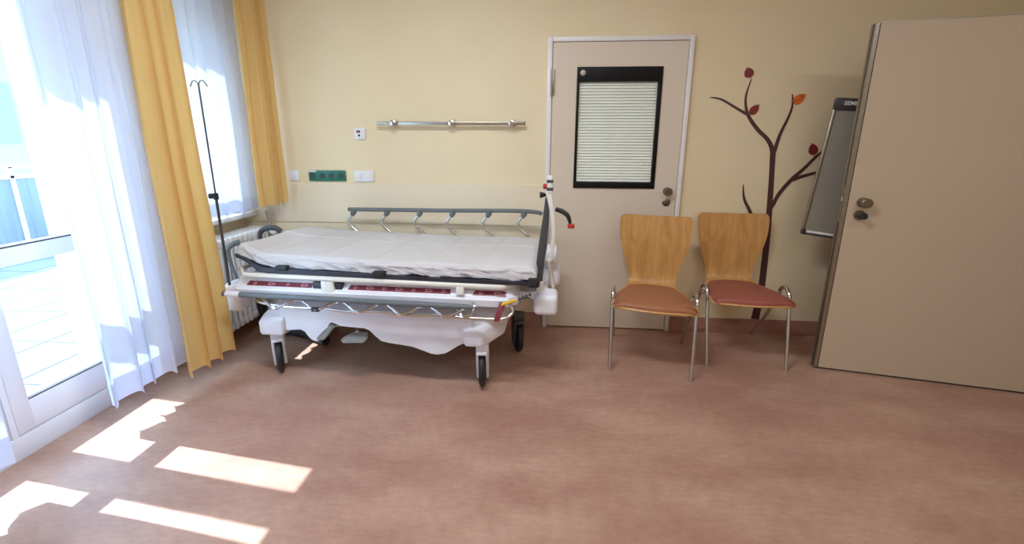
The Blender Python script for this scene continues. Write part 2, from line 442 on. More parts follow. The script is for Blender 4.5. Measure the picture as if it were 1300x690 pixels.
# ------------------------------------------------------------------ outside
b = B(); b.box(XL-.402, XL-.086, 1.992, 2.0, -.06, 2.62); struct(b.link('trim_outer_reveal', M['frame'], smooth=False))
b = B(); b.box(XL-.41, XL-.401, 2.0, 2.3, -.06, 3.2); b.box(XL-.41, XL-.401, 2.3, 2.87, -.06, .82); b.box(XL-.41, XL-.401, 2.87, 8, -.06, 3.2); b.box(XL-.41, XL-.3, 2.292, 2.3, .82, 2.62); struct(b.link('trim_outer_wall', M['frame'], smooth=False))
wbox('floor_terrace', M['tile'], -6.5, XL-.4, -3, 8, -.16, -.06)
j = B()
for i in range(0, 9): j.box(XL-.47-.424*i-.005, XL-.47-.424*i+.005, -3, 8, -.06, -.058)
for i in range(22): j.box(-6.5, XL-.4, -3+.5*i-.004, -3+.5*i+.004, -.06, -.0585)
struct(j.link('trim_terrace_joints', M['joint'], smooth=False))
rl = thing('balcony_railing', 'white metal balcony railing outside the glass door on terrace edge', 'railing', (-6.3, 2.5, -.06))
b = B()
for z in (1.12, 1.0, .12): b.box(-.02, .02, -5, 5, z-.02, z+.02)
each(b, 'rail', M['frame'], rl, smooth=False)
for i in range(11):
    B().box(-.02, .02, -5+i-.02, -5+i+.02, 0, 1.12).link('post', M['frame'], rl, smooth=False)
B().box(-.006, .006, -5, 5, .14, .98).link('infill_panel', M['infill'], rl, smooth=False)
bb = thing('neighbouring_building', 'pale teal building facade across the terrace outside the glass door', 'building', (-16, 6, -3))
B().box(-2, 0, -16, 22, 0, 15).link('facade', M['facade'], bb, smooth=False)
for i in range(16):
    for zf in (1.2, 4.3, 7.4, 10.5):
        B().box(0, .05, -15+2.2*i, -13.9+2.2*i, zf, zf+1.7).link('window', M['shutter'], bb, smooth=False)
B().box(-2.2, .3, -16.3, 22.3, 14.8, 15.2).link('roof_edge', M['frame'], bb, smooth=False)

# ------------------------------------------------------------------ curtains
def curtain(name, p0, p1, ztop, zhem, folds, amp, m, label, group, phase=0., gather=1., hem=True, seed=0, hemh=.1, flare=0., n_u=None):
    p0 = Vector((p0[0], p0[1], 0)); p1 = Vector((p1[0], p1[1], 0))
    dr = (p1-p0); ln = dr.length; dr.normalize(); nr = Vector((dr.y, -dr.x, 0))
    nu = n_u or folds*14; nv = 46
    def P(u, v, off=0.):
        z = ztop+(zhem-ztop)*v
        uu = u+.05*math.sin(3.1*u*PI+seed)*math.sin(PI*u)
        ph = 2*PI*folds*uu+phase
        grow = .55+.45*v
        irr = noise.noise(Vector((u*folds*.9, v*.8, seed)))
        a = amp*grow*(1+.55*irr)
        w = math.sin(ph+.5*math.sin(ph+seed))+.35*math.sin(2.0*ph+1.3+seed+v*1.2)
        side = .35*amp*math.sin(2*ph+.4)*grow+.012*noise.noise(Vector((u*4, v*2.5, seed+5)))
        q = p0+dr*(ln*u+side+flare*(u-.35)*v*ln)+nr*(a*w+off+.012*noise.noise(Vector((u*3, v*3, seed+9))))
        q.z = z+(.012*math.sin(ph*1.0+1.)+.012*noise.noise(Vector((u*5, 3, seed))))*v**6
        return q
    b = B(); b.grid(lambda u, v: P(u, v), nu, nv)
    o = b.link(name, m, angle=180)
    tag(o, label, 'curtain', group)
    if hem:
        h = B(); hv = 1-hemh/(ztop-zhem)
        h.grid(lambda u, v: P(u, hv+(1-hv)*v, -.0025), nu, 4)
        h.link('hem', m, o, angle=180)
    return o
CX = -1.985
G_ = 'curtains on the window side'
curtain('sheer_curtain', (CX, 1.545), (CX, 1.965), 2.70, .150, 4, .038, M['sheer'], 'white sheer curtain beside the glass balcony door, left of the long yellow curtain', G_, .6, seed=1.3, hemh=.12)
curtain('sheer_curtain', (CX, -.1), (CX, 1.205), 2.70, .150, 9, .034, M['sheer'], 'white sheer curtain at left picture edge, only its hem corner in view', G_, .2, seed=4.1, hemh=.12)
curtain('yellow_curtain', (-1.885, 1.885), (-1.885, 2.125), 2.70, .125, 3, .040, M['yellow'], 'long yellow curtain hanging to the floor between the two sheer curtains', G_, 1.9, seed=2.2, hem=False, flare=.22)
curtain('sheer_curtain', (-2.10, 2.36), (-2.10, 2.90), 2.70, .873, 5, .018, M['sheer'], 'short white sheer curtain above the window sill, behind the thin pole', G_, .9, seed=3.4, hemh=.09)
curtain('yellow_curtain', (-1.93, 2.665), (-1.872, 2.895), 2.70, .92, 5, .022, M['yellow'], 'short yellow curtain in the room corner, ending above the radiator', G_, .4, seed=5.2, hem=False)
tag(B().box(CX-.15, CX+.14, -.2, YB-.012, 2.70, ZC, .004).link('curtain_rail', M['white']), 'white ceiling curtain rail above the window curtains', 'curtain rail')

# ------------------------------------------------------------------ radiator under the sill
rad = thing('radiator', 'white column radiator on the wall under the window sill', 'radiator', (XL+.003, 2.2, 0))
ns = 15
for i in range(ns):
    y = .05+i*.047
    s_ = B()
    s_.box(.06, .17, y-.006, y+.006, .16, .69)
    for xx in (.055, .115, .175):
        s_.tube([(xx, y, .155), (xx, y, .69)], .0155, 10)
    s_.box(.035, .197, y-.0185, y+.0185, .68, .742, .018, 3); s_.box(.035, .197, y-.0185, y+.0185, .105, .165, .018, 3)
    s_.box(.05, .18, y-.0235, y+.0235, .70, .722, .004)
    s_.link('section', M['radiator'], rad)
b = B(); b.box(.0, .04, .1, .13, .6, .64); b.box(0, .04, .6, .63, .6, .64); b.box(.0, .04, .1, .13, .18, .22); b.box(0, .04, .6, .63, .18, .22); each(b, 'bracket', M['radiator'], rad)
p = B(); p.tube([(.205, .7, .86), (.232, .705, .72)], .013, 12); p.link('supply_pipe', M['chrome'], rad)
p = B(); p.lathe([(.018, 0), (.026, .008), (.028, .05), (.022, .062), (.006, .064)], (.232, .735, .71), (.3, -1, 0)); p.link('valve_head', M['radiator'], rad)
b = B(); b.cyl((.115, .69, .71), (.232, .705, .715), .011); b.link('pipe_stub', M['chrome'], rad)

# ------------------------------------------------------------------ hospital trolley
TC = Vector((-.85, 2.45, 0)); TA = math.radians(-2.3)
tr = thing('patient_trolley', 'white hospital patient trolley with sheeted mattress standing along the back wall', 'hospital trolley', TC, TA)
_ti = Matrix.Rotation(-TA, 3, 'Z')
def W(x, y, z): v = _ti @ (Vector((x, y, z))-TC); return (v.x, v.y, v.z)   # room point -> trolley frame

# base
b = B()
low = [(-.62, .30), (-.50, .312), (-.475, .30), (-.457, .272), (-.437, .252), (-.412, .245), (-.387, .253), (-.362, .283), (-.338, .326), (-.325, .356), (-.308, .366), (-.288, .362), (-.26, .348),
       (-.20, .344), (-.115, .342), (-.085, .33), (-.055, .298), (-.022, .27), (.02, .261), (.09, .254), (.16, .245), (.22, .226), (.265, .21), (.30, .207), (.345, .217), (.385, .243), (.42, .268), (.45, .283), (.50, .285)]
poly = low+[(.50, .43), (-.62, .43)]
b.prism(poly, 'y', -.372, -.354); b.prism(poly, 'y', .354, .372)
b.box(-.62, .50, -.37, .37, .422, .434, .004)
for (ua, ub, ta, tb) in ((-.745, -.60, -.70, -.56), (.455, .56, .43, .58)):
    pts = []
    for sv in (-1, 1):
        pts += [(ua, .392*sv, .272), (ub, .392*sv, .272), (ua, .392*sv, .368), (ub, .392*sv, .376), (ta, .24*sv, .445), (tb, .24*sv, .445), (ta, .33*sv, .41), (tb, .33*sv, .415)]
        if ub > 0: pts += [(.665, .26*sv, .30), (.66, .26*sv, .385), (.62, .2*sv, .44)]
        else: pts += [(-.76, .26*sv, .30), (-.755, .26*sv, .375)]
    b.hull(pts, .014, 3)
base = b.link('base_cover', M['plastic'], tr)
b = B(); b.box(-.45, .35, -.06, .06, .20, .40, .01)
for u in (-.3, .2): b.cyl((u, 0, .39), (u, 0, .52), .045, 20)
b.link('lift_column', M['darkgrey'], tr)

def castor(u, v, rz, fork):
    e = B()
    R_ = Matrix.Translation((u, v, 0)) @ Matrix.Rotation(rz, 4, 'Z')
    for sx in (-1, 1):
        e.prism([(-.045, .285), (.045, .285), (.05, .22), (.03, .085), (.014, .045), (-.014, .045), (-.03, .09), (-.05, .2)], 'x', sx*.027-.007, sx*.027+.007, bev=.002, M=R_)
    e.box(-.032, .032, -.048, .048, .228, .29, .01, M=R_)
    e.box(-.03, .03, -.075, -.02, .215, .235, .006, M=R_)
    f = e.link('castor', fork, tr)
    t = B()
    o = R_ @ Vector((0, 0, .105)); ax = (R_.to_3x3() @ Vector((1, 0, 0)))
    t.lathe([(.078, -.0155), (.096, -.0155), (.104, -.008), (.105, 0), (.104, .008), (.096, .0155), (.078, .0155)], o, ax, 36); t.link('tyre', M['black'], f)
    t = B(); t.lathe([(.02, -.018), (.03, -.014), (.079, -.012), (.079, .012), (.03, .014), (.02, .018)], o, ax, 30); t.link('wheel_hub', M['grey'], f)
castor(-.705, -.30, .60, M['plastic']); castor(.543, -.30, .10, M['plastic'])
castor(-.70, .26, .5, M['darkgrey']); castor(.70, .12, .35, M['darkgrey'])
b = B(); b.tube([(.60, .30, .33), (.66, .24, .33), (.70, .14, .31)], .02, 10, 4); b.cyl((.70, .12, .28), (.70, .12, .325), .02); b.link('castor_arm', M['plastic'], tr)
b = B(); b.lathe([(.02, 0), (.02, .006), (.008, .008)], (.636, .0, .32), (1, 0, 0)); b.hull([(.625, -.03, .39), (.64, -.03, .39), (.625, .05, .39), (.64, .05, .39), (.625, -.01, .235), (.64, -.01, .235), (.625, .02, .235), (.64, .02, .235)], .004)
b.link('end_bracket', M['metalwhite'], tr)
# pedals in the notch
b = B(); b.hull([(-.40, -.40, .265), (-.345, -.40, .285), (-.315, -.36, .36), (-.285, -.36, .345), (-.40, -.34, .285), (-.345, -.40, .262), (-.33, -.38, .30), (-.295, -.385, .335)], .007); b.link('foot_pedal', M['pedal'], tr)
b = B(); b.hull([(-.235, -.42, .262), (-.10, -.42, .272), (-.085, -.40, .295), (-.095, -.345, .312), (-.21, -.345, .302), (-.25, -.40, .278), (-.235, -.40, .29), (-.10, -.40, .30)], .009); b.link('foot_pedal', M['pedal'], tr)
b = B(); b.tube([(-.34, -.30, .31), (-.25, -.28, .318), (-.12, -.28, .312)], .008, 10); b.tube([(-.12, -.28, .31), (-.10, -.30, .28)], .012); b.tube([(-.2, -.28, .315), (-.18, -.34, .30)], .01); b.tube([(-.34, -.30, .31), (-.34, .1, .31)], .012); b.tube([(-.12, -.28, .312), (-.12, .1, .312)], .012); b.link('pedal_linkage', M['chrome'], tr)

# lower tray with red label strips
sec = [(-.355, .507), (-.392, .513), (-.396, .549), (-.388, .560), (-.374, .562), (-.345, .592), (-.335, .603), (.335, .603), (.345, .592), (.374, .562), (.388, .560), (.396, .549), (.392, .513), (.355, .507)]
b = B()
vs = []
def ring(bm, u, k, dz=0): return [bm.verts.new((u, v*k, z+dz)) for v, z in sec]
st = [(-.885, .90), (-.868, .965), (-.84, 1.0), (-.33, 1.0), (-.2, 1.0), (.62, 1.0), (.70, .97), (.745, .86)]
rings = [ring(b.bm, u, k) for u, k in st]
for a, c in zip(rings, rings[1:]):
    for i in range(len(sec)): b.face([a[i], a[(i+1) % len(sec)], c[(i+1) % len(sec)], c[i]])
b.face(rings[0]); b.face(rings[-1][::-1])
b.link('lower_tray', M['plastic'], tr, angle=30)
b = B(); b.box(.60, .90, -.26, .26, .505, .56, .012); b.box(-.99, -.84, -.26, .26, .47, .53, .012); each(b, 'end_carrier', M['plastic'], tr)
for (ua, ub, lg) in ((-.80, -.405, 4), (-.195, .385, 7), (.505, .685, 2)):
    s_ = B()
    sl = math.atan2(.030, .029)
    def red(u, t, o=.0015): 
        return (u, -.374+.029*t-math.sin(sl)*o, .562+.030*t+math.cos(sl)*o)
    s_.hull([red(ua, .12, -.002), red(ub, .12, -.002), red(ua+.012, .82, -.002), red(ub-.004, .82, -.002), red(ua, .12), red(ub, .12), red(ua+.012, .82), red(ub-.004, .82)])
    s_.mi = 1
    for i in range(lg):
        u = ua+(ub-ua)*(i+.5)/lg; w = .022 if i % 2 else .011
        c = [red(u+w*math.cos(a)*(1+.25*math.cos(3*a)), .47+.22*math.sin(a), .0025) for a in [2*PI*k/18 for k in range(18)]]
        c2 = [red(u+w*.5*math.cos(a), .47+.10*math.sin(a), .0025) for a in [2*PI*k/18 for k in range(18)]]
        va = [s_.bm.verts.new(q) for q in c]; vb = [s_.bm.verts.new(q) for q in c2]
        for k in range(18): s_.face([va[k], va[(k+1) % 18], vb[(k+1) % 18], vb[k]])
    s_.link('red_label_strip', [M['red'], mat('label_print', (190, 130, 140), .5)], tr, smooth=False)
# bracket and gaps between the strips
b = B(); b.box(-.40, -.225, -.372, -.33, .545, .60, .004); b.link('dark_recess', M['navy'], tr)
b = B(); b.hull([(-.335, -.398, .525), (-.262, -.398, .525), (-.345, -.378, .63), (-.275, -.378, .63), (-.335, -.36, .525), (-.262, -.36, .525), (-.345, -.34, .63), (-.275, -.34, .63)], .004); b.link('frame_bracket', M['metalwhite'], tr)
b = B(); b.hull([(.42, -.40, .575), (.465, -.40, .575), (.42, -.385, .62), (.46, -.385, .62), (.42, -.37, .575), (.465, -.37, .575), (.42, -.36, .62), (.46, -.36, .62)], .005); b.link('latch', M['metalwhite'], tr)

# litter frame (white rim)
b = B()
loop = [(-.80, -.372, .628), (.66, -.372, .617), (.735, -.33, .625), (.75, 0, .628), (.735, .34, .625), (.66, .372, .617), (-.80, .372, .628), (-.845, .34, .652), (-.86, 0, .655), (-.845, -.34, .652)]
b.tube(loop, .015, 10, closed=True)
b.box(-.80, .70, -.36, .36, .607, .626, .004)
b.link('litter_frame', M['metalwhite'], tr)
# dark litter platform, left end raised
top = [(-.845, .752), (-.80, .735), (-.72, .690), (-.66, .678), (-.3, .670), (.2, .660), (.84, .655)]
bot = [(-.835, .728), (-.79, .705), (-.72, .655), (-.66, .645), (-.3, .640), (.2, .634), (.84, .632)]
def zb2(u, v, tab):
    base_ = tab[3][1]+(tab[-1][1]-tab[3][1])*(u+.66)/1.5
    zz = base_
    for (a, za), (c, zc) in zip(tab, tab[1:]):
        if u <= c: zz = za+(zc-za)*max(0, (u-a))/(c-a); break
    else: zz = tab[-1][1]
    k = max(0., min(1., (v+.36)/.72))
    return zz if u > -.66 else base_+(zz-base_)*(1-.8*k)
b = B()
us = [-.845, -.82, -.80, -.76, -.72, -.69, -.66, -.5, -.3, 0, .2, .5, .84]; vv = [-.374+.748*k/8 for k in range(9)]
up_ = [[b.bm.verts.new((u, v, zb2(u, v, top)-.004)) for v in vv] for u in us]
dn_ = [[b.bm.verts.new((u+.01*(u < -.75), v, zb2(u, v, bot))) for v in vv] for u in us]
for i in range(len(us)-1):
    for k in range(8):
        b.face([up_[i][k], up_[i+1][k], up_[i+1][k+1], up_[i][k+1]]); b.face([dn_[i][k], dn_[i][k+1], dn_[i+1][k+1], dn_[i+1][k]])
    for k in (0, 8): b.face([up_[i][k], dn_[i][k], dn_[i+1][k], up_[i+1][k]])
for k in range(8):
    for i in (0, -1): b.face([up_[i][k], up_[i][k+1], dn_[i][k+1], dn_[i][k]])
b.link('mattress_platform', M['navy'], tr, angle=35)
b = B()
b.box(-.60, -.535, -.388, -.35, .664, .69, .004); b.box(-.04, .03, -.388, -.35, .652, .678, .004); each(b, 'strap_clip', M['black'], tr)
b = B(); b.box(.80, .86, -.372, -.27, .62, .672, .01); b.box(.80, .86, .27, .372, .62, .672, .01); each(b, 'corner_guard', M['black'], tr)

# mattress with fitted sheet
def zbase(u):
    for (a, za), (c, zc) in zip(top, top[1:]):
        if u <= c: return za+(zc-za)*max(0, (u-a))/(c-a)
    return top[-1][1]
mt = B()
NU, NV = 420, 64
def rr(t, n): return t
prof = []   # (v, height fraction) around the cross-section from front bottom to back bottom
for k in range(9): prof.append((-.352, k/8*.62))
for k in range(1, 8): a = PI/2*k/8; prof.append((-.352+.022*(1-math.cos(a)), .62+.38*math.sin(a)))
for k in range(0, 91): prof.append((-.33+.66*k/90, 1.))
for k in range(1, 8): a = PI/2*k/8; prof.append((.33+.032*math.sin(a), 1-.38*(1-math.cos(a))))
for k in range(9): prof.append((.362, .62*(1-k/8)))
def mpt(i, j):
    u = -.835+(.845+.835)*i/NU
    v, hgt = prof[j]
    uu = u-.05*max(0, min(1, (-u-.7)/.13))*(v+.36)/.72
    zb = zb2(u, v, top)-.004
    th = .074-.004*math.cos(u*3)
    e = min(1, (u+.835)/.05, (.845-u)/.045); e = math.sqrt(max(0, 1-(1-max(0, e))**2))*.55+.45
    z = zb+th*hgt*e
    # ironing creases and soft folds
    n1 = noise.noise(Vector((u*3.2, v*4, .3)))*.007+noise.noise(Vector((u*9, v*9, 1.7)))*.0035
    cr = 0
    for cu in (-.62, -.33, -.03, .27, .56):
        cr += .007*math.exp(-abs(u-cu-.12*v)/.006)
    cr += .007*math.exp(-abs(v-.08)/.008)
    if hgt >= 1: z += n1+cr
    ov = 0
    if hgt < .7:
        w = noise.noise(Vector((u*14, hgt*2.2, 7)))
        ov = .010*w+.006*noise.noise(Vector((u*34+hgt*8, hgt*3, 2)))
        if v < 0: v = v-.004+ov
        else: v = v+.004-ov
        z += .008*(.4+noise.noise(Vector((u*8, 0, 4))))*(1-hgt)
        if hgt < .35 : z += .008*max(0, noise.noise(Vector((u*5.5, 1, 8))))
    return Vector((uu+.004*noise.noise(Vector((v*20, hgt, 3))), v, z))
vs = [[mt.bm.verts.new(mpt(i, j)) for j in range(len(prof))] for i in range(NU+1)]
for i in range(NU):
    for j in range(len(prof)-1): mt.face([vs[i][j], vs[i+1][j], vs[i+1][j+1], vs[i][j+1]])
mt.face(vs[0]); mt.face(vs[-1][::-1])
mt.link('mattress', M['sheet'], tr, angle=70)

# raised far side rail
far0 = W(-1.352, 2.835, .890); far1 = W(-.02, 2.785, .902)
def fr(t, dx=0, dz=0, dy=0):
    return (far0[0]+(far1[0]-far0[0])*t+dx, far0[1]+(far1[1]-far0[1])*t+dy, far0[2]+(far1[2]-far0[2])*t+dz)
b = B(); b.tube([fr(-.008), fr(0), fr(.25), fr(.5), fr(.8, 0, .004), fr(.92, 0, .003), fr(1, 0, -.006), fr(1.015, 0, -.02)], .0145, 12, 3)
rail = b.link('side_rail', M['grey'], tr)
xs = [-1.345, -1.095, -.855, -.62, -.365, -.12]
for x in xs:
    t = (W(x, 2.82, 0)[0]-far0[0])/(far1[0]-far0[0])
    s_ = B(); s_.tube([fr(t, 0, -.02), fr(t, -.028, -.055), fr(t, -.042, -.088), fr(t, -.022, -.125), fr(t, .022, -.165), fr(t, .05, -.21), fr(t, .05, -.30)], .0105, 10, 4); s_.link('spindle', M['chrome'], rail)
    c = B(); p_ = Vector(fr(t)); c.tube([fr(t, .006, .01), fr(t, 0, -.022), fr(t, -.012, -.042)], [.021, .021, .014], 12); c.link('rail_clamp', M['grey'], rail)
b = B(); b.tube([fr(0, -.0, -.30), fr(1, 0, -.30)], .013, 10); b.link('lower_tube', M['chrome'], rail)
# lowered near side rail
b = B(); b.tube([(-.875, -.425, .531), (-.86, -.425, .531), (-.3, -.425, .527), (.3, -.425, .522), (.48, -.42, .518), (.535, -.405, .509)], [.015, .0155, .0155, .0155, .014, .009], 14, 2)
rail2 = b.link('side_rail', M['grey'], tr)
b = B(); b.tube([(-.883, -.425, .531), (-.80, -.425, .5305)], .0168, 14); b.link('rail_end_cap', M['plastic'], rail2)
b = B(); b.tube([(-.72, -.40, .512), (-.68, -.43, .492), (-.55, -.44, .480), (-.42, -.44, .475), (-.30, -.44, .478), (-.16, -.44, .468), (.0, -.44, .475), (.15, -.44, .464), (.32, -.44, .472), (.50, -.44, .466), (.66, -.43, .464), (.71, -.41, .476), (.725, -.39, .502), (.70, -.375, .53), (.665, -.37, .54)], .009, 10, 4)
b.link('lower_tube', M['chrome'], rail2)
for i, u in enumerate((-.66, -.42, -.18, .06, .30)):
    s_ = B(); s_.tube([(u-.03, -.415, .512), (u+.005, -.43, .505), (u+.05, -.448, .482), (u+.075, -.455, .474), (u+.11, -.45, .482), (u+.16, -.43, .505), (u+.19, -.415, .512)], .0075, 8, 4); s_.link('spindle', M['chrome'], rail2)
    c = B(); c.box(u+.055, u+.10, -.462, -.44, .464, .486, .004); c.link('rail_clamp', M['chrome'] if i != 1 else M['black'], rail2)
s_ = B(); s_.tube([(.43, -.41, .515), (.45, -.43, .482), (.47, -.44, .472), (.51, -.44, .485), (.525, -.42, .52), (.515, -.40, .535)], .008, 8, 4); s_.link('spindle', M['chrome'], rail2)
b = B(); b.hull([(.63, -.45, .458), (.66, -.45, .458), (.655, -.40, .545), (.69, -.40, .545), (.63, -.443, .458), (.66, -.443, .458), (.655, -.393, .545), (.69, -.393, .545)], .002); b.link('strap', M['red'], tr)
# release lever and ratchet
b = B(); b.hull([(.665, -.43, 0.532), (.672, -.43, 0.552), (.745, -.42, 0.557), (.75, -.42, 0.575), (.665, -.415, 0.532), (.672, -.415, 0.552), (.745, -.405, 0.557), (.75, -.405, 0.575)], .006); b.link('release_lever', M['yellowp'], tr)
b = B(); b.hull([(.735, -.41, .51), (.76, -.41, .565), (.80, -.40, .575), (.83, -.39, .56), (.82, -.39, .515), (.77, -.40, .50), (.735, -.38, .51), (.76, -.38, .565), (.80, -.375, .575), (.83, -.37, .56), (.82, -.37, .515), (.77, -.375, .50)], .004)
b.link('ratchet_plate', M['steel'], tr)
b = B()
for k in range(4): b.cyl((.76+.018*k, -.415, .570+.009*k), (.76+.018*k, -.40, .570+.009*k), .007, 10)
each(b, 'ratchet_bolt', M['darkgrey'], tr)
# corner bumpers
def bumper(u0, u1, v0, v1, za, zb):
    t = B(); t.box(u0, u1, v0, v1, za, zb, .028, 4); t.box(u0+.006, u1-.006, v0+.006, v1-.006, (za+zb)/2+.028, (za+zb)/2+.032+.0, .001); return t.link('corner_bumper', M['plastic'], tr)
bumper(.828, .958, -.31, -.16, .438, .556); bumper(.828, .972, .17, .31, .44, .568)
bumper(-1.02, -.925, -.30, -.17, .36, .54); bumper(-1.02, -.925, .17, .30, .40, .54)
b = B(); b.cyl((.93, .22, .55), (.93, .22, .40), .012, 12); b.box(.86, .95, .1, .3, .63, .70, .02); b.cyl((.92, .2, .56), (.92, .2, .65), .012); b.link('far_post', M['plastic'], tr)
# upright folded push handle at the head end
def P2(px, z, y=2.21): return W(px, y, z)
b = B()
a = [(-.028, .60), (-.022, .74), (-.008, .86), (.008, .98), (.018, 1.075), (.03, 1.085), (.041, 1.03), (.04, .98), (.032, .80), (.022, .74), (.010, .60)]
b.prism([(W(x, 2.21, 0)[0], z) for x, z in a], 'y', -.235, -.205, bev=.004); b.link('push_handle', M['darkgrey'], tr)
b = B(); b.box(W(-.02, 2.2, 0)[0], W(.018, 2.2, 0)[0], -.245, -.20, .55, .612, .004); b.lathe([(.012, 0), (.012, .02), (.006, .03)], P2(-.002, .612), (0, 0, 1)); b.link('handle_socket', M['metalwhite'], tr)
b = B()
a = [(.018, 1.11), (.046, 1.125), (.058, 1.06), (.073, .96), (.077, .90), (.070, .80), (.062, .74), (.045, .725), (.050, .80), (.057, .90), (.050, .97), (.034, 1.05)]
b.prism([(W(x, 2.2, 0)[0], z) for x, z in a], 'y', -.262, -.24, bev=.003); b.cyl(W(.04, 2.20, .735), W(.075, 2.25, .56), .012, 12); b.link('support_lever', M['metalwhite'], tr)
b = B(); b.box(*(W(.026, 2.2, 0)[0], W(.056, 2.2, 0)[0]), -.265, -.235, 1.10, 1.195, .006); c = b.link('pole_head', M['metalwhite'], tr)
b = B(); 
for z in (1.125, 1.165): b.box(*(W(.024, 2.2, 0)[0], W(.058, 2.2, 0)[0]), -.267, -.233, z-.008, z+.008, .002)
each(b, 'dark_band', M['darkgrey'], c)
b = B(); b.tube([P2(.075, 1.012, 2.2), P2(.105, 1.005, 2.19), P2(.135, .985, 2.18), P2(.148, .955, 2.18), P2(.150, .94, 2.18)], [.012, .014, .013, .010, .008], 8, 4, flat=((0, 1, 0), .4)); b.link('strap', M['black'], tr)
b = B(); b.box(*(W(.138, 2.18, 0)[0], W(.175, 2.18, 0)[0]), W(.15, 2.18, 0)[1]-.015, W(.15, 2.18, 0)[1]+.015, .915, .938, .005); b.link('red_knob', M['redknob'], tr)
b = B(); b.lathe([(.006, 0), (.014, .004), (.014, .022), (.01, .026)], P2(.03, 1.135, 2.19), (-1, -.2, 0)); b.link('red_knob', M['redknob'], tr)
b = B(); b.lathe([(.005, 0), (.008, .004), (.017, .03), (.015, .034)], P2(.022, 1.09, 2.19), (-1, -.2, 0)); b.link('black_knob', M['black'], tr)
# infusion pole at the foot end
px_, py_ = W(-1.838, 2.2, 0)[:2]
b = B(); b.cyl((px_, py_, .53), (px_, py_, 1.06), .0075, 12); b.cyl((px_, py_, 1.05), (px_, py_, 1.66), .0046, 12)
pole = b.link('infusion_pole', M['polesteel'], tr)
b = B()
for sx in (-1, 1): b.tube([(px_, py_, 1.65), (px_+sx*.012, py_, 1.672), (px_+sx*.032, py_, 1.672), (px_+sx*.044, py_, 1.655), (px_+sx*.05, py_, 1.645)], .0035, 8, 3)
b.link('pole_hook', M['steel'], pole)
b = B(); b.cyl((px_, py_, 1.04), (px_, py_, 1.075), .0135, 14); b.lathe([(.006, 0), (.015, .008), (.0155, .022), (.01, .027)], (px_-.01, py_, 1.06), (-.8, -.6, 0)); b.link('pole_knob', M['black'], pole)
# push handles at the foot end
b = B(); b.tube([W(-1.86, 2.30, .50), W(-1.885, 2.30, .60), W(-1.90, 2.30, .70), W(-1.885, 2.31, .742), W(-1.84, 2.33, .762)], [.010, .010, .013, .016, .016], 10, 5); b.link('push_handle', M['grey'], tr)
b = B(); b.tube([W(-1.875, 2.60, .55), W(-1.90, 2.60, .70), W(-1.89, 2.60, .765), W(-1.85, 2.61, .79), W(-1.80, 2.62, .79), W(-1.765, 2.63, .765)], [.012, .013, .017, .019, .019, .017], 10, 5); b.link('push_handle', M['darkgrey'], tr)
# hose behind
b = B(); b.tube([(-1.90, 2.64, .46), (-1.965, 2.65, .36), (-1.995, 2.655, .25), (-1.985, 2.655, .15), (-1.94, 2.65, .075), (-1.86, 2.64, .040), (-1.74, 2.62, .036), (-1.62, 2.58, .036), (-1.45, 2.50, .036)], .032, 12, 6)
tag(b.link('hose', M['black']), 'thick black hose curving down to the floor beside the radiator', 'hose')

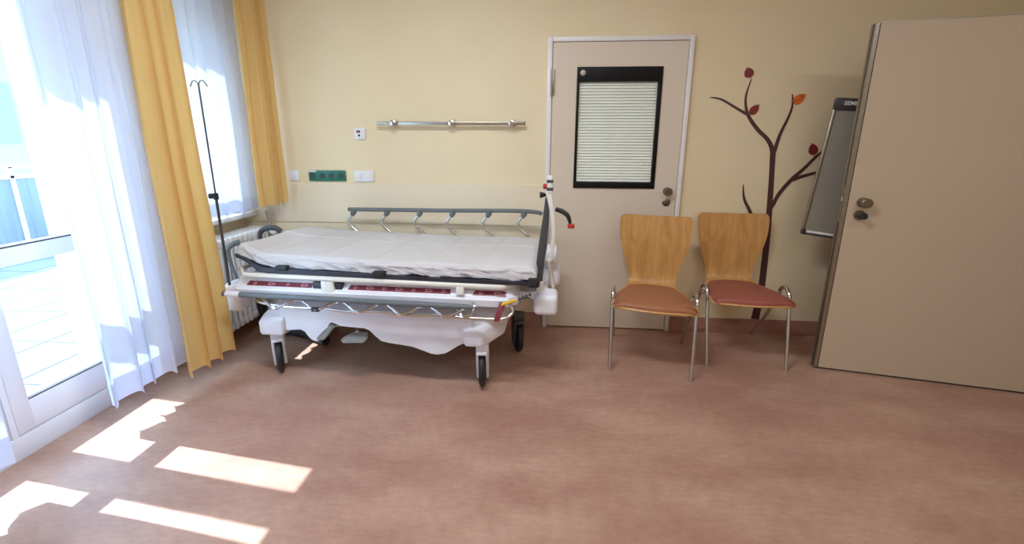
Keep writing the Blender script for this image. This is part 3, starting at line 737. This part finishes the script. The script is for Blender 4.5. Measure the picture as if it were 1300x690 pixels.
# ------------------------------------------------------------------ chairs
def make_chair(label, padm, loc, rz):
    c = thing('stacking_chair', label, 'chair', loc, rz, 'wooden stacking chairs')
    # shell centre line (y, z) and half width along it
    pr = [(-.045, .418, .214), (-.03, .428, .234), (.03, .436, .240), (.12, .436, .232), (.22, .430, .220), (.30, .424, .196), (.355, .424, .170), (.40, .432, .153), (.428, .452, .149), (.440, .485, .152), (.448, .53, .162), (.456, .60, .185), (.464, .68, .208), (.474, .76, .224), (.484, .83, .229), (.490, .868, .226), (.493, .885, .216), (.494, .890, .200)]
    n = len(pr)
    def cr(i, t, k):
        g = lambda q: pr[max(0, min(n-1, q))][k]
        p0, p1, p2, p3 = g(i-1), g(i), g(i+1), g(i+2)
        return .5*((2*p1)+(p2-p0)*t+(2*p0-5*p1+4*p2-p3)*t*t+(3*p1-p0-3*p2+p3)*t**3)
    line = []
    for i in range(n-1):
        for k in range(4): line.append(tuple(cr(i, k/4, q) for q in range(3)))
    line.append(pr[-1])
    def shell(i0, i1, name):
        b = B(); seg = 16; th = .011
        F, K = [], []
        for i in range(i0, i1+1):
            y, z, w = line[i]
            a = line[max(0, i-1)]; d_ = line[min(len(line)-1, i+1)]
            t = Vector((0, d_[0]-a[0], d_[1]-a[1])).normalized(); nn = Vector((0, -t.z, t.y))
            up = max(0., min(1., (z-.5)/.2))
            rowF, rowK = [], []
            for k in range(seg+1):
                s = -1+2*k/seg
                curve = (s*s)*(.022*up) + (-.012*(s*s) if y < .3 and z < .45 else 0)
                p_ = Vector((w*s, y, z))+nn*curve
                if z < .45 and y < 0: p_.y += .03*(s*s)
                rowF.append(b.bm.verts.new(p_+nn*th/2)); rowK.append(b.bm.verts.new(p_-nn*th/2))
            F.append(rowF); K.append(rowK)
        m_ = len(F)
        for i in range(m_-1):
            for k in range(seg):
                b.face([F[i][k], F[i+1][k], F[i+1][k+1], F[i][k+1]]); b.face([K[i][k], K[i][k+1], K[i+1][k+1], K[i+1][k]])
        b.mi = 1
        for i in range(m_-1):
            b.face([F[i][0], K[i][0], K[i+1][0], F[i+1][0]]); b.face([F[i][-1], F[i+1][-1], K[i+1][-1], K[i][-1]])
        for k in range(seg):
            b.face([F[0][k], F[0][k+1], K[0][k+1], K[0][k]]); b.face([F[-1][k], K[-1][k], K[-1][k+1], F[-1][k+1]])
        return b.link(name, [M['wood'], M['woodedge']], c, angle=50)
    cut = 4*7
    shell(0, cut, 'seat'); shell(cut, len(line)-1, 'backrest')
    # seat pad following the seat
    b = B(); seg = 20
    rows = []
    for i in range(1, 27):
        y, z, w = line[i]; t = (i-1)/25
        edge = min(1, t/.10, (1-t)/.07); edge = math.sqrt(max(0., 1-(1-edge)**2))
        ww = (w-.006)*(.86+.14*edge)
        row = []
        for k in range(seg+1):
            s = -1+2*k/seg
            e2 = math.sqrt(max(0., 1-abs(s)**7))
            zz = z+.006-.012*s*s+.021*e2*(.25+.75*edge)
            yy = y+(.03*s*s if y < 0 else 0)
            row.append(b.bm.verts.new((ww*s, yy, zz)))
        rows.append(row)
    for i in range(len(rows)-1):
        for k in range(seg): b.face([rows[i][k], rows[i][k+1], rows[i+1][k+1], rows[i+1][k]])
    bot = [[b.bm.verts.new((v.co.x, v.co.y, line[min(i+1, 26)][1]+.004-.012*(v.co.x/.23)**2)) for v in row] for i, row in enumerate(rows)]
    for i in range(len(rows)-1):
        b.face([rows[i][0], rows[i+1][0], bot[i+1][0], bot[i][0]]); b.face([rows[i][-1], bot[i][-1], bot[i+1][-1], rows[i+1][-1]])
    for k in range(seg):
        b.face([rows[0][k], bot[0][k], bot[0][k+1], rows[0][k+1]]); b.face([rows[-1][k], rows[-1][k+1], bot[-1][k+1], bot[-1][k]])
    b.link('seat_pad', padm, c, angle=50)
    for sx in (-1, 1):
        X = .240*sx
        f = B(); f.tube([(X-.008*sx, 0, 0), (X-.004*sx, .045, .2), (X, .092, .40), (X, .106, .445), (X, .13, .472), (X, .16, .482)], .0112, 12, 4); f.link('leg', M['chrome'], c)
        f = B(); f.tube([(X, .16, .482), (X, .192, .472), (X, .216, .445), (X, .236, .40), (X-.004*sx, .355, .2), (X-.008*sx, .495, 0)], .0112, 12, 4); f.link('leg', M['chrome'], c)
        f = B(); f.tube([(X, .10, .43), (X-.035*sx, .12, .412), (X-.04*sx, .16, .408), (X-.035*sx, .20, .412), (X, .218, .44)], .006, 8); f.link('seat_bracket', M['steel'], c)
    for yy, zz in ((.12, .405), (.22, .40)):
        f = B(); f.tube([(-.24, yy-.02 if yy < .15 else yy+.012, zz), (-.2, yy, zz), (.2, yy, zz), (.24, yy-.02 if yy < .15 else yy+.012, zz)], .006, 8); f.link('crossbar', M['steel'], c)
    return c
make_chair('light wooden chair with brown seat pad standing in front of the door', M['pad'], (.660, 2.288, 0), math.radians(-11.5))
make_chair('light wooden chair with redder seat pad in front of the painted tree', M['padred'], (1.283, 2.428, 0), math.radians(-3.2))

# ------------------------------------------------------------------ tree decal on the wall
yd = YB
dec = thing('tree_wall_decal', 'dark brown bare tree painted on the wall behind the right chair', 'wall decal', (1.575, yd, .105))
def strip(pts, wd, name, y=.0025):
    P = [Vector((p[0]-1.575, 0, p[1]-.105)) for p in pts]
    Q, Wd = [], []
    n = len(P)
    for i in range(n-1):
        p0 = P[i-1] if i else P[0]*2-P[1]; p1 = P[i]; p2 = P[i+1]; p3 = P[i+2] if i < n-2 else P[-1]*2-P[-2]
        for k in range(8):
            t = k/8
            Q.append(.5*((2*p1)+(p2-p0)*t+(2*p0-5*p1+4*p2-p3)*t*t+(3*p1-p0-3*p2+p3)*t**3)); Wd.append(wd[i]*(1-t)+wd[i+1]*t)
    Q.append(P[-1]); Wd.append(wd[-1])
    b = B(); L_, R_ = [], []
    for i, q in enumerate(Q):
        t = (Q[min(i+1, len(Q)-1)]-Q[max(0, i-1)]).normalized(); nn = Vector((-t.z, 0, t.x))
        L_.append([b.bm.verts.new(q+nn*Wd[i]/2+Vector((0, -o, 0))) for o in (y, 0)]); R_.append([b.bm.verts.new(q-nn*Wd[i]/2+Vector((0, -o, 0))) for o in (y, 0)])
    for i in range(len(Q)-1):
        b.face([L_[i][0], L_[i+1][0], R_[i+1][0], R_[i][0]]); b.face([L_[i][0], L_[i][1], L_[i+1][1], L_[i+1][0]]); b.face([R_[i][0], R_[i+1][0], R_[i+1][1], R_[i][1]])
    return b.link(name, M['decal'], dec, smooth=False)
strip([(1.575, .105), (1.583, .24), (1.588, .378), (1.577, .725), (1.560, 1.0), (1.548, 1.162), (1.536, 1.30)], [.058, .05, .046, .042, .036, .034, .036], 'trunk')
strip([(1.545, 1.24), (1.528, 1.32), (1.49, 1.385), (1.418, 1.45), (1.352, 1.531), (1.324, 1.60), (1.318, 1.67), (1.338, 1.766)], [.03, .03, .026, .025, .022, .015, .012, .005], 'branch', .0028)
strip([(1.34, 1.545), (1.265, 1.586), (1.174, 1.636), (1.125, 1.650), (1.087, 1.653)], [.018, .016, .013, .010, .004], 'branch', .003)
strip([(1.536, 1.27), (1.546, 1.32), (1.566, 1.42), (1.600, 1.52), (1.616, 1.595), (1.607, 1.672)], [.026, .026, .02, .016, .012, .006], 'branch', .0032)
strip([(1.568, .90), (1.585, .95), (1.617, 1.029), (1.681, 1.121), (1.746, 1.19), (1.81, 1.268), (1.86, 1.32)], [.014, .024, .026, .026, .022, .018, .01], 'branch', .0034)
strip([(1.69, 1.118), (1.743, 1.142), (1.84, 1.172), (1.90, 1.185)], [.02, .02, .016, .008], 'branch', .0036)
strip([(1.475, .79), (1.443, .89), (1.396, .972), (1.378, 1.03), (1.372, 1.085)], [.03, .024, .018, .012, .005], 'branch', .003)
def dleaf(x, z, ln, wd, a, m, stem=True):
    b = B(); n = 24; c = []
    ca, sa = math.cos(a), math.sin(a)
    front, back = [], []
    for k in range(n):
        t = 2*PI*k/n
        lx = ln/2*math.cos(t); ly = wd/2*math.sin(t)*(1-.25*math.cos(t))*(1 if math.cos(t) < .9 else .6)
        if k == 0: lx = ln*.62
        q = (x-1.575+lx*ca-ly*sa, z-.105+lx*sa+ly*ca)
        front.append(b.bm.verts.new((q[0], -.004, q[1]))); back.append(b.bm.verts.new((q[0], 0, q[1])))
    b.face(front)
    for k in range(n): b.face([front[k], front[(k+1) % n], back[(k+1) % n], back[k]])
    lo = b.link('leaf', m, dec, smooth=False)
    v = B(); pts = [(-ln*.62, 0), (-ln*.2, .002), (ln*.45, 0)]
    v.tube([(x-1.575+p*ca-q*sa, -.0042, z-.105+p*sa+q*ca) for p, q in pts], [.0025, .0016, .0008], 6, flat=((0, 1, 0), .3)); v.link('leaf_vein', M['decal'], lo)
dleaf(1.317, 1.805, .062, .058, math.radians(115), M['leafred']); dleaf(1.381, 1.576, .072, .05, math.radians(52), M['leafred'])
dleaf(1.653, 1.642, .082, .056, math.radians(38), M['leaforange']); dleaf(1.789, 1.322, .072, .058, math.radians(108), M['leafred'])
lf = [o for o in dec.children if o.name.startswith('leaf')]
lf[2]['label'] = 'orange leaf'
for i in (0, 1, 3): lf[i]['label'] = 'dark red leaf'

# ------------------------------------------------------------------ flip chart behind the open door
BLc = Vector((1.672, 2.745, .795))
yaw = math.radians(-21); roll = math.radians(-4.6)
fc = thing('flip_chart', 'grey flip chart board with dark lettered header, tilted behind the open door', 'flip chart', BLc)
fc.rotation_euler = Matrix(((1, 0, 0), (0, 1, 0), (0, 0, 1))).to_euler()
MB_ = Matrix.Rotation(yaw, 4, 'Z') @ Matrix.Rotation(-roll, 4, 'Y')
fc.matrix_world = Matrix.Translation(BLc) @ MB_
BW, BH = .66, .835
b = B(); b.box(.012, BW-.012, .004, .02, .03, BH-.06); b.link('board_face', M['cork'], fc, smooth=False)
b = B(); b.box(0, .016, -.004, .024, .02, BH-.05, .004); b.box(BW-.016, BW, -.004, .024, .02, BH-.05, .004); each(b, 'side_profile', M['steel'], fc)
b = B(); b.box(0, BW, -.006, .026, BH-.072, BH, .006); hb = b.link('header_bar', M['boardface'], fc)
b = B(); b.box(0, BW, -.03, .026, 0, .012, .004); b.box(0, .02, -.03, .026, 0, .034, .004); b.box(BW-.02, BW, -.03, .026, 0, .034, .004); b.link('pen_tray', M['boardface'], fc)
b = B(); b.box(.02, BW-.02, -.022, .0, .012, .026, .004); b.link('tray_strip', M['white'], fc)
cu = bpy.data.curves.new('lettering', 'FONT'); cu.body = 'SEMINAR'; cu.size = .031; cu.extrude = .0006; cu.offset = .0008
to = bpy.data.objects.new('lettering_source', cu); COL.objects.link(to)
dg = bpy.context.evaluated_depsgraph_get()
me = bpy.data.meshes.new_from_object(to.evaluated_get(dg)); bpy.data.objects.remove(to)
me.materials.clear(); me.materials.append(M['white'])
lt = bpy.data.objects.new('lettering', me); COL.objects.link(lt); lt.parent = fc
lt.location = (.046, -.0068, BH-.04); lt.rotation_euler = (PI/2, 0, 0)
inv = fc.matrix_world.inverted()
def FL(p): return inv @ Vector(p)
b = B(); b.tube([(.42, .035, .70), FL((2.03, 2.67, .0))], .011, 10); b.link('leg', M['steel'], fc)
b = B(); b.tube([(.60, .035, .70), FL((2.33, 2.53, .0))], .011, 10); b.link('leg', M['steel'], fc)
b = B(); b.tube([(.51, .035, .72), FL((2.30, 2.84, .0))], .011, 10); b.link('leg', M['steel'], fc)
b = B(); b.box(.36, .66, .02, .045, .68, .73, .004); b.link('leg_mount', M['boardface'], fc)

# ------------------------------------------------------------------ wall rail and sockets
wr = thing('equipment_rail', 'steel equipment rail on three round mounts on the wall above trolley', 'wall rail', (-.64, YB, 1.487))
b = B(); b.box(-.518, .512, -.052, -.042, -.0125, .0105, .002); b.link('bar', M['steel'], wr)
for x in (-.40, .012, .428):
    b = B(); b.lathe([(.027, 0), (.028, .008), (.024, .02), (.016, .03), (.016, .055), (.0225, .058), (.0225, .068), (.014, .072)], (x, 0, 0), (0, -1, 0)); b.link('mount', M['chrome'], wr)
b = B(); b.box(.510, .516, -.054, -.04, -.0135, .0115); b.link('end_cap', M['black'], wr)
def plate(name, label, x0, x1, z0, z1, m, dep=.011):
    t = thing(name, label, 'wall socket', ((x0+x1)/2, YB-(.0 if z0 > 1.067 else .012), (z0+z1)/2))
    w, h_ = (x1-x0)/2, (z1-z0)/2
    B().box(-w, w, -dep, 0, -h_, h_, .003).link('cover_plate', m, t)
    return t
t = plate('alarm_switch', 'white square call switch plate on wall, upper one above the sockets', -1.341, -1.261, 1.377, 1.458, M['plastic'])
B().box(-.024, .006, -.0135, -.0105, .005, .022, .001).link('display', M['red'], t)
B().lathe([(.008, 0), (.008, .004), (.004, .005)], (-.004, -.011, -.012), (0, -1, 0)).link('button', M['black'], t)
B().box(-.034, .034, -.0125, -.0105, -.034, .034, .001).link('inner_frame', M['white'], t)
t = plate('blank_cover', 'blank white square wall cover left of the green sockets', -1.862, -1.786, 1.08, 1.155, M['plastic'])
B().box(-.032, .032, -.0125, -.01, -.032, .032, .002).link('inner_frame', M['plastic'], t)
t = plate('socket_strip', 'green four-gang wall socket strip above the trolley', -1.711, -1.431, 1.079, 1.157, M['green'])
for i in range(4):
    x = -.105+.07*i
    g = B(); g.lathe([(.0225, 0), (.0225, .003), (.0195, .003), (.019, .0012), (.002, .0010)], (x, -.0108, 0), (0, -1, 0)); s_ = g.link('socket', M['greendark'], t)
    g = B()
    for dx in (-.0095, .0095): g.cyl((x+dx, -.0125, 0), (x+dx, -.0115, 0), .0035, 8)
    each(g, 'contact_hole', M['black'], s_)
B().box(-.137, -.08, -.0125, -.0105, .027, .037).link('name_tag', M['white'], t, smooth=False)
for x in (-.07, 0, .07): B().box(x-.0007, x+.0007, -.0115, -.01, -.038, .038).link('joint', M['greendark'], t, smooth=False)
t = plate('double_socket', 'white two-gang wall plate right of the green sockets', -1.366, -1.219, 1.077, 1.157, M['plastic'])
B().box(-.066, -.004, -.0135, -.0105, -.032, .032, .003).link('outlet_insert', M['white'], t)
b = B(); b.box(-.05, -.02, -.02, -.013, -.012, .02, .004); b.box(-.04, -.028, -.0145, -.013, -.026, -.016); b.link('outlet_plug', M['plastic'], t)
B().box(.006, .066, -.0135, -.0105, -.032, .032, .003).link('blank_insert', M['white'], t)
hk = B(); hk.box(-1.955, -1.935, YB-.012, YB, 1.42, 1.47, .002); hk.tube([(-1.945, YB-.01, 1.455), (-1.945, YB-.05, 1.45), (-1.945, YB-.06, 1.465)], .004, 8, 3)
tag(hk.link('curtain_hook', M['steel']), 'small steel curtain hook on the back wall beside short yellow curtain', 'hook')

# ------------------------------------------------------------------ unseen ceiling lamps, added to fill the room with light
for i, (x, y) in enumerate(((-.5, 1.1), (1.9, .6), (.2, -1.2), (1.9, -1.2))):
    lp = thing('added_fill_lamp', ['unseen fill lamp added over the middle of the room', 'unseen fill lamp added over the right side of the room', 'unseen fill lamp added behind the viewer on the left', 'unseen fill lamp added behind the viewer on the right'][i], 'lamp', (x, y, ZC), 0, 'added fill lamps')
    B().box(-.6, .6, -.15, .15, -.06, 0, .01).link('housing', M['white'], lp)
    B().box(-.57, .57, -.12, .12, -.066, -.058, .002).link('diffuser', M['shade'], lp)
    ld = bpy.data.lights.new('fill_light', 'AREA'); ld.shape = 'RECTANGLE'; ld.size = 1.1; ld.size_y = .22
    ld.energy = (15, 4.5, 6, .8)[i]; ld.color = (1, .97, .93)
    lo = bpy.data.objects.new('fill_light', ld); COL.objects.link(lo); lo.parent = lp; lo.location = (0, 0, -.075)

# ------------------------------------------------------------------ sun, sky
sd = bpy.data.lights.new('sun', 'SUN'); sd.energy = 5.8; sd.angle = math.radians(.55); sd.color = (.97, .98, 1)
so = bpy.data.objects.new('sun', sd); COL.objects.link(so)
so.rotation_euler = Vector((1, -.12, -1.5)).to_track_quat('-Z', 'Y').to_euler()
so.location = (-6, 3, 8)
w = bpy.data.worlds.new('sky'); scn.world = w; w.use_nodes = True
nt = w.node_tree; bg = nt.nodes['Background']
tc = nt.nodes.new('ShaderNodeTexCoord'); sp = nt.nodes.new('ShaderNodeSeparateXYZ')
nt.links.new(tc.outputs['Generated'], sp.inputs[0])
r = nt.nodes.new('ShaderNodeValToRGB')
r.color_ramp.elements[0].position = .45; r.color_ramp.elements[0].color = (.62, .86, .92, 1)
r.color_ramp.elements[1].position = 1.; r.color_ramp.elements[1].color = (.42, .66, 1., 1)
mp = nt.nodes.new('ShaderNodeMapRange'); mp.inputs[1].default_value = -1
nt.links.new(sp.outputs[2], mp.inputs[0]); nt.links.new(mp.outputs[0], r.inputs['Fac'])
nt.links.new(r.outputs['Color'], bg.inputs['Color']); bg.inputs['Strength'].default_value = 5.6

# ------------------------------------------------------------------ camera
cd = bpy.data.cameras.new('camera'); cam = bpy.data.objects.new('camera', cd); COL.objects.link(cam)
cd.sensor_width = 36; cd.sensor_fit = 'HORIZONTAL'; cd.lens = 525.173/1300*36
cd.shift_y = -44.5/1300; cd.clip_start = .02; cd.clip_end = 200
t_, y_, r_ = .2239184, -.0726513, -.003560
f = Vector((math.sin(y_)*math.cos(t_), math.cos(y_)*math.cos(t_), -math.sin(t_)))
rt = Vector((math.cos(y_), -math.sin(y_), 0)); dn = f.cross(rt)
r2 = rt*math.cos(r_)+dn*math.sin(r_); d2 = -rt*math.sin(r_)+dn*math.cos(r_)
R3 = Matrix((r2, -d2, -f)).transposed()
cam.matrix_world = Matrix.Translation((0, 0, 1.3588)) @ R3.to_4x4()
scn.camera = cam
scn.view_settings.view_transform = 'Standard'
scn.view_settings.exposure = 1.48; scn.view_settings.gamma = 1.1
scn.view_settings.use_white_balance = True; scn.view_settings.white_balance_temperature = 5900; scn.view_settings.white_balance_tint = 8
scn.cycles.max_bounces = 10; scn.cycles.diffuse_bounces = 6; scn.cycles.transparent_max_bounces = 12
scn.cycles.sample_clamp_indirect = 6; scn.cycles.use_denoising = True
